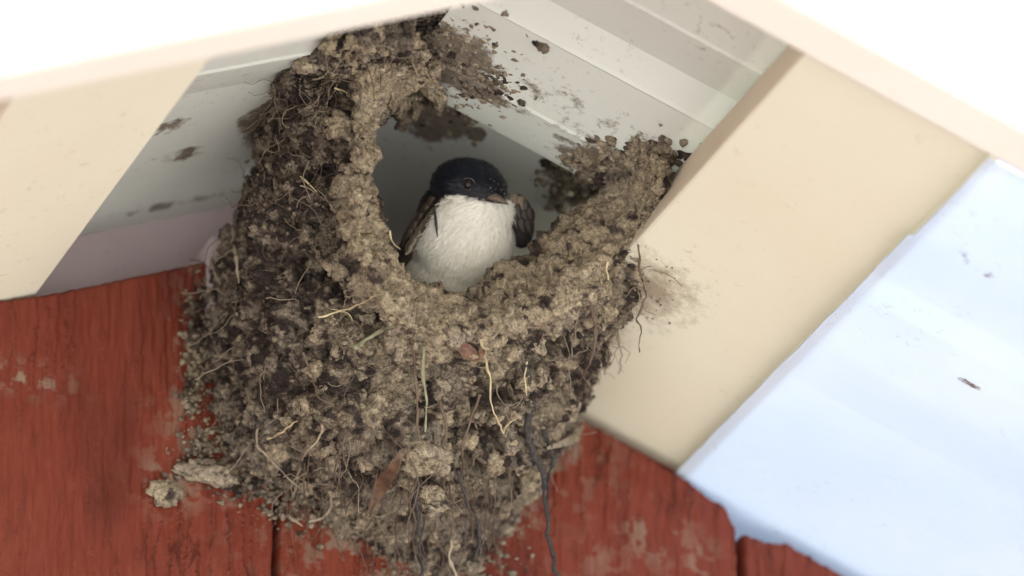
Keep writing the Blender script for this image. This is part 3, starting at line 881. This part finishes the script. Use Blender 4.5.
# loose grey clod caught in the hanging roots
def clod(px, py, r, free, n, seed, name, parent, pale=1.0, label=None, cat=None, group=None, subs=None, sq=(1, .7, .9)):
    c0 = bY(px, py, free); V = lumpy(I3, seed, 0.5); V = V + V * (0.5 - worley(V, 4.5, seed)[0])[:, None] * .25
    V = V * np.array(sq) * r
    C = mud_colour(V + seed * .07, np.full(len(V), .4), np.full(len(V), .6), np.zeros(len(V))) * pale
    return obj(name, mesh_np(name, V, I3f, M_mud, True, C), parent, label, cat, group, loc=c0)
for (x_, y_, r, y2) in ((412, 455, .0045, .058), (425, 450, .005, .060), (437, 454, .0048, .058), (430, 464, .004, .058), (415, 468, .0036, .056), (440, 468, .003, .055), (432, 494, .0040, .048), (438, 505, .0030, .047), (428, 510, .0026, .046)):
    clod(x_, y_, r, y2, 0, int(x_ * 7 + y_), "mud_pellet", nest, 1.05)

# mud lumps on the wall and roof: things of their own
clod(165, 492, .0048, .0022, 0, 901, "mud_clod", None, 1.25, "small grey mud clod alone on the red plank left of the nest", "mud clod", sq=(.95, .5, 1.15))
clod(206, 473, .0062, .0025, 0, 902, "mud_clod", None, 1.2, "larger grey mud clod on the red plank touching the nest's lower left edge", "mud clod", sq=(1.35, .5, .9))
o = clod(543, 44, .0032, .0, 0, 903, "mud_clod", None, .55, "dark brown mud clod alone on the white roof sheet above the bird", "mud clod", sq=(.9, .8, 1.3)); o.location = Vector(on_sheet(543, 44, 1))

# ------------------------------------------------------------------ bird
bird = obj("house_martin", None, None, "small bird with glossy black cap and white throat peering out of the mud nest", "bird", loc=(0, 0, 0))
PX = 1 / FPX * (DIST - .06)                               # metres per photo pixel at the bird
B0 = bY(465, 235, .060)
TC = -F
def L(a, b_, c=0.0):                                       # a right, b up (in pixels), c towards the viewer (pixels)
    return B0 + RT * a * PX + UP * b_ * PX + TC * c * PX

def blob_mesh(parts, voxel, name):
    bm = bmesh.new()
    for (c, rx, ry, rz, rot) in parts:
        V = I3.copy() * [rx, ry, rz]
        if rot:
            ca, sa = math.cos(rot), math.sin(rot); V = np.stack([V[:, 0] * ca - V[:, 1] * sa, V[:, 0] * sa + V[:, 1] * ca, V[:, 2]], 1)
        Wp = np.array([L(c[0] + v[0], c[1] + v[1], c[2] + v[2]) for v in V])
        vs = [bm.verts.new(w_) for w_ in Wp]
        for f in I3f: bm.faces.new([vs[k] for k in f])
    me = bpy.data.meshes.new(name + "_src"); bm.to_mesh(me); bm.free()
    o = bpy.data.objects.new(name + "_src", me); COL.objects.link(o)
    r = o.modifiers.new("r", 'REMESH'); r.mode = 'VOXEL'; r.voxel_size = voxel
    s = o.modifiers.new("s", 'SMOOTH'); s.factor = 0.5; s.iterations = 14
    dg = bpy.context.evaluated_depsgraph_get(); em = o.evaluated_get(dg).to_mesh()
    V = np.zeros(len(em.vertices) * 3); em.vertices.foreach_get("co", V); V = V.reshape(-1, 3)
    Fq = np.array([list(p.vertices) for p in em.polygons if len(p.vertices) == 4])
    o.evaluated_get(dg).to_mesh_clear()
    bpy.data.objects.remove(o); bpy.data.meshes.remove(me)
    return V, Fq

parts = [
    ((-2, -8, 0), 50, 54, 42, 0.0),       # breast
    ((-10, -40, -18), 52, 48, 48, 0.0),   # belly inside the cup
    ((6, 22, 4), 42, 34, 36, 0.0),        # throat
    ((3, 48, 4), 36.5, 28, 36, -0.12),    # crown
    ((14, 44, 16), 27, 23, 26, 0.0),      # face
    ((-9, 28, -12), 28, 32, 28, -0.3),    # nape
    ((-28, -12, -24), 27, 40, 30, -0.35),
    ((-30, 31, -4), 13, 22, 17, -0.65),    # back
    ((27, 38, 22), 14, 11, 16, 0.0),      # lores
]
BV, BF = blob_mesh(parts, 0.00055, "body")
BN = vert_normals(BV, BF)
if np.mean(np.einsum('ij,ij->i', BN, BV - BV.mean(0))) < 0: BN = -BN
def loc_c(Pw):
    d = Pw - B0; return d @ RT / PX, d @ UP / PX, d @ TC / PX
WHITE = np.array([0.86, 0.84, 0.75]); CREAM = np.array([0.72, 0.69, 0.55]); BLK = np.array([0.007, 0.008, 0.013]); BRN = np.array([0.075, 0.055, 0.042])
def bird_colour(Pw):
    a, b_, c = loc_c(Pw)
    j = fbm(Pw, 900, 3, 5) * 3.0
    capline = np.interp(a, [-60, -42, -30, -22, -5, 10, 20, 30, 45, 60], [-20, -2, 18, 35, 40, 35, 33, 33, 36, 40])
    back = np.clip(-(c + 8 + 0.2 * a) / 8, 0, 1)
    cap = sstep(-2.0, 2.0, b_ - capline + j)
    dk = np.maximum(cap, sstep(0, 1, back + j * .05) * sstep(-40, -10, b_ + 30))
    n = fbm(Pw * [1, 1, .5], 300, 3, 8)
    wcol = WHITE + (CREAM - WHITE) * np.clip(sstep(10, -50, b_) * .8 + n * .4, 0, 1)[:, None]
    grey = sstep(0.1, 0.5, fbm(Pw, 800, 3, 15)) * sstep(14, 36, b_) * .35
    wcol = wcol * (1 - grey[:, None])
    bcol = BLK + (BRN - BLK) * (sstep(44, 22, b_) * .6)[:, None] + np.array([.001, .003, .008]) * sstep(40, 75, b_)[:, None]
    return wcol + (bcol - wcol) * dk[:, None], dk
M_plume, nt, b = mat_new("plumage"); at = nt.nodes.new("ShaderNodeAttribute"); at.attribute_name = "tint"
nt.links.new(at.outputs["Color"], b.inputs["Base Color"]); b.inputs["Roughness"].default_value = 0.6
b.inputs["Sheen Weight"].default_value = 0.1; b.inputs["Specular IOR Level"].default_value = 0.22
rv = nt.nodes.new("ShaderNodeMath"); rv.operation = 'SUBTRACT'; rv.inputs[0].default_value = 0.8
nt.links.new(at.outputs["Alpha"], rv.inputs[1]); nt.links.new(rv.outputs[0], b.inputs["Roughness"])
bcols, dk = bird_colour(BV)
BC = np.concatenate([bcols, (dk * .36)[:, None]], 1)
obj("body", mesh_np("body", BV, BF, M_plume, True, BC), bird)
# plumage barbs
vis = np.where((BN @ TC > -0.45))[0]
pk = vis[rng.integers(len(vis), size=60000)]
Pj = BV[pk] + rng.normal(size=(len(pk), 3)) * 0.00025; Nj = BN[pk]
col, dkj = bird_colour(Pj)
billp = L(38, 40, 30)
flow = Pj - billp; flow -= np.einsum('ij,ij->i', flow, Nj)[:, None] * Nj; flow /= np.linalg.norm(flow, axis=1)[:, None] + 1e-9
flow = flow + rng.normal(size=flow.shape) * .16
Ln = np.where(dkj > .5, .0013, .0023) * rng.uniform(.6, 1.2, len(pk)); 
sidev = np.cross(Nj, flow); sidev /= np.linalg.norm(sidev, axis=1)[:, None]
wv = (np.where(dkj > .5, .00018, .00017))[:, None]
lift = np.where(dkj > .5, .00007, .00011)[:, None]
a0 = Pj - sidev * wv + Nj * .00002; a1 = Pj + sidev * wv + Nj * .00002
m0 = Pj + flow * (Ln * .55)[:, None] + Nj * lift; tip = Pj + flow * Ln[:, None] + Nj * lift * 1.1
V = np.stack([a0, a1, m0 + sidev * wv * .8, m0 - sidev * wv * .8, tip], 1).reshape(-1, 3)
k = np.arange(len(pk)) * 5
Fq = np.stack([k, k + 1, k + 2, k + 3], 1); Ft = np.stack([k + 3, k + 2, k + 4, k + 4], 1)
cv = col * (0.92 + .15 * rng.random(len(pk)))[:, None]
CV = np.repeat(np.concatenate([cv, (dkj * .36)[:, None]], 1), 5, 0)
Ftri = np.concatenate([Fq[:, [0, 1, 2]], Fq[:, [0, 2, 3]], np.stack([k + 3, k + 2, k + 4], 1)])
obj("plumage", mesh_np("plumage", V, Ftri, M_plume, True, CV), bird, kind="stuff")

M_eye, nt, b = mat_new("dark eye"); b.inputs["Base Color"].default_value = (.012, .008, .006, 1); b.inputs["Roughness"].default_value = .1; b.inputs['Specular IOR Level'].default_value = .28
M_skin = flat_mat("eye ring skin", (.075, .066, .058), .5)
M_bill = flat_mat("dusty bill", (.17, .125, .09), .45, .4, 900)
M_bill2 = flat_mat("dark bill edge", (.04, .03, .028), .35)
def surfB(a, b_):
    """front of the bird's body at (a, b)"""
    x_, y_, c_ = loc_c(BV); m = (abs(x_ - a) < 2.5) & (abs(y_ - b_) < 2.5)
    i = np.where(m)[0][np.argmax(c_[m])]; return c_[i], BN[i]
def small(name, V, Fv, mat, parent, label=None):
    return obj(name, mesh_np(name, V, Fv, mat, True), parent, label)
ce, ne = surfB(3, 50)
E0 = L(3, 50, ce - 3.4)
eye = small("eye", I3 * 6.0 * PX + E0, I3f, M_eye, bird)
th = np.linspace(0, 2 * math.pi, 40)
e1 = np.cross(ne, UP); e1 /= np.linalg.norm(e1); e2 = np.cross(ne, e1)
ring = L(3, 50, ce) + ne * -.0001 + (np.cos(th)[:, None] * e1 + np.sin(th)[:, None] * e2 * .92) * 6.7 * PX
V, Fv = tube(ring, .62 * PX, 6); small("eye_ring", V, Fv, M_skin, bird)
# the far eye
E1 = L(34, 46, -2)
# bill: short, wide gape; upper and lower mandible lofted from the face to the tip
def bill(base, tip, wdt, hgt, curve, name, mat, parent):
    n, m_ = 16, 14; V = []
    base, tip = np.array(base, float), np.array(tip, float)
    ax = tip - base; ax /= np.linalg.norm(ax)
    upv = np.array([0.0, 1.0, 0.1]); sv = np.cross(ax, upv); sv /= np.linalg.norm(sv); upv = np.cross(sv, ax)
    for i in range(n):
        t = i / (n - 1); c0 = base + (tip - base) * t + upv * curve * t * t
        w_ = wdt * (1 - t) ** 0.8 + .4; h_ = hgt * (1 - t ** 1.5) + .35
        for j in range(m_):
            u = 2 * math.pi * j / m_
            q = c0 + sv * w_ * math.cos(u) + upv * h_ * math.sin(u); V.append(L(*q))
    Fq = [(i * m_ + j, i * m_ + (j + 1) % m_, (i + 1) * m_ + (j + 1) % m_, (i + 1) * m_ + j) for i in range(n - 1) for j in range(m_)]
    return small(name, np.array(V), np.array(Fq), mat, parent)
bl = obj("bill", None, bird); 
bill((27, 38.0, 34), (43.0, 31.5, 50), 6.8, 4.2, -1.6, "upper_mandible", M_bill, bl)
bill((25, 34.5, 32), (42.5, 30.0, 50.5), 7.2, 1.8, .2, "lower_mandible", M_bill2, bl)
# crumbs of mud on the forehead and bill
fc, fr_ = [], []
for k in range(18):
    a, b_ = random.uniform(24, 40), random.uniform(43, 57); 
    try: c_, n__ = surfB(a, b_)
    except Exception: continue
    fc.append(L(a, b_, c_ + 1.2)); fr_.append(random.uniform(.4, 1.15) * PX)
for k in range(16):
    fc.append(L(random.uniform(30, 42), random.uniform(31, 41), random.uniform(43, 50))); fr_.append(random.uniform(.5, 1.4) * PX)
crumbs(np.array(fc), None, np.array(fr_), "mud_flecks", bird, np.tile(np.array([.25, .22, .18]), (len(fc), 1)) * (0.5 + .8 * rng.random((len(fc), 1))))

# wings: a folded wing body with its feathers lying over it
M_fe, nt, b = mat_new("wing feather"); at = nt.nodes.new("ShaderNodeAttribute"); at.attribute_name = "tint"
nt.links.new(at.outputs["Color"], b.inputs["Base Color"]); b.inputs["Roughness"].default_value = .55
def feather(base, tip, wdt, curl, parent, dark, pale, nrm=(0, 0, 1)):
    """leaf shaped vane with a raised shaft; base and tip in bird coordinates"""
    base, tip = np.array(base, float), np.array(tip, float); n, m_ = 16, 9
    ax = tip - base; nv = np.array(nrm, float); s = np.cross(ax, nv); s /= np.linalg.norm(s); nv = np.cross(s, ax); nv /= np.linalg.norm(nv)
    V, C = [], []
    for i in range(n):
        t = i / (n - 1); w_ = wdt * (math.sin(math.pi * min(1, t * .86 + .14)) ** .6)
        for j in range(m_):
            u = (j / (m_ - 1)) * 2 - 1
            q = base + ax * t + s * w_ * u + nv * (curl * (1 - u * u) * wdt * .5 + (0.5 if abs(u) < .05 else 0) - t * .8)
            V.append(L(*q)); e = max(abs(u) ** 3.5, (max(0, t - .72) / .28) ** 1.5)
            C.append(np.array(dark) + (np.array(pale) - np.array(dark)) * min(1, e))
    Fq = grid_faces(n, m_)
    o = obj("feather", mesh_np("feather", np.array(V), Fq, M_fe, True, np.array(C)), parent)
    o.modifiers.new("thickness", 'SOLIDIFY').thickness = .00012
    return o
def wing(parts_, name, lab, tint):
    V, Fq = blob_mesh(parts_, .0005, name)
    C = np.concatenate([np.tile(np.array(tint), (len(V), 1)) * (1 + .4 * fbm(V, 700, 3, 3))[:, None], np.zeros((len(V), 1))], 1)
    return obj(name, mesh_np(name, V, Fq, M_plume, True, C), bird, lab)
wl = wing([((-46, 2, 2), 13, 36, 12, -.55), ((-33, 18, 6), 12, 15, 12, -.6), ((-56, -12, -6), 10, 26, 10, -.4)], "wing", None, (.05, .036, .028))
for k, (x_, y_) in enumerate([(-28, 26), (-33, 21), (-38, 15), (-43, 9), (-48, 2), (-53, -5), (-57, -12)]):
    feather((x_ + 4, y_ + 6, 27 - k * 1.1), (x_ - 2, y_ - 8, 27 - k * 1.1), 3.6, .8, wl, (.10, .075, .05), (.62, .54, .38), (-.3, 0, 1))
for k, (x_, y_) in enumerate([(-34, 32), (-40, 24), (-46, 16), (-52, 8), (-57, 0)]):
    feather((x_ + 3, y_ + 6, 15 - k), (x_ - 5, y_ - 12, 12 - k), 5.0, .8, wl, (.07, .05, .036), (.28, .21, .14), (-.6, 0, 1))
for k in range(3):
    feather((-26 - 3 * k, 14 - 4 * k, 24 - k), (-48 - 5 * k, -26 + 3 * k, 20 - k), 2.6, .6, wl, (.12, .09, .06), (.42, .36, .25), (-.3, 0, 1))
wr = wing([((54, 14, -8), 15, 28, 14, .12), ((46, 24, -4), 17, 17, 13, 0)], "wing", None, (.03, .024, .024))
for k, (x_, y_) in enumerate([(44, 37), (50, 38), (56, 36), (61, 31), (65, 24), (46, 28), (53, 28), (60, 22), (50, 18), (57, 14), (64, 12)]):
    pal = (.27, .21, .13) if k < 3 or k == 5 else (.055, .042, .033)
    feather((x_ - 1, y_ + 3, 9), (x_ + 2, y_ - 13, 9 - abs(x_ - 52) * .35), 4.6, .8, wr, (.12, .09, .055) if k < 3 or k == 5 else (.026, .019, .016), pal, (.2, 0, 1))
# dark strip painted as the shaded feather gap at the shoulder edge and reddish toe on the rim
feather((-30, 26, 36), (-27, -2, 40), 1.4, .4, bird, (.02, .018, .02), (.05, .045, .05))
M_toe = flat_mat("pink toe", (.30, .11, .09), .5)
V, Fv = tube(catmull(np.array([surf(439, 285, .001), surf(445, 281, .003), surf(452, 284, .002)]), 12), [.0004, .0007, .0008, .0009, .0009, .0009, .0009, .0009, .0008, .0008, .0006, .0003], 8)
small("toe", V, Fv, M_toe, bird)
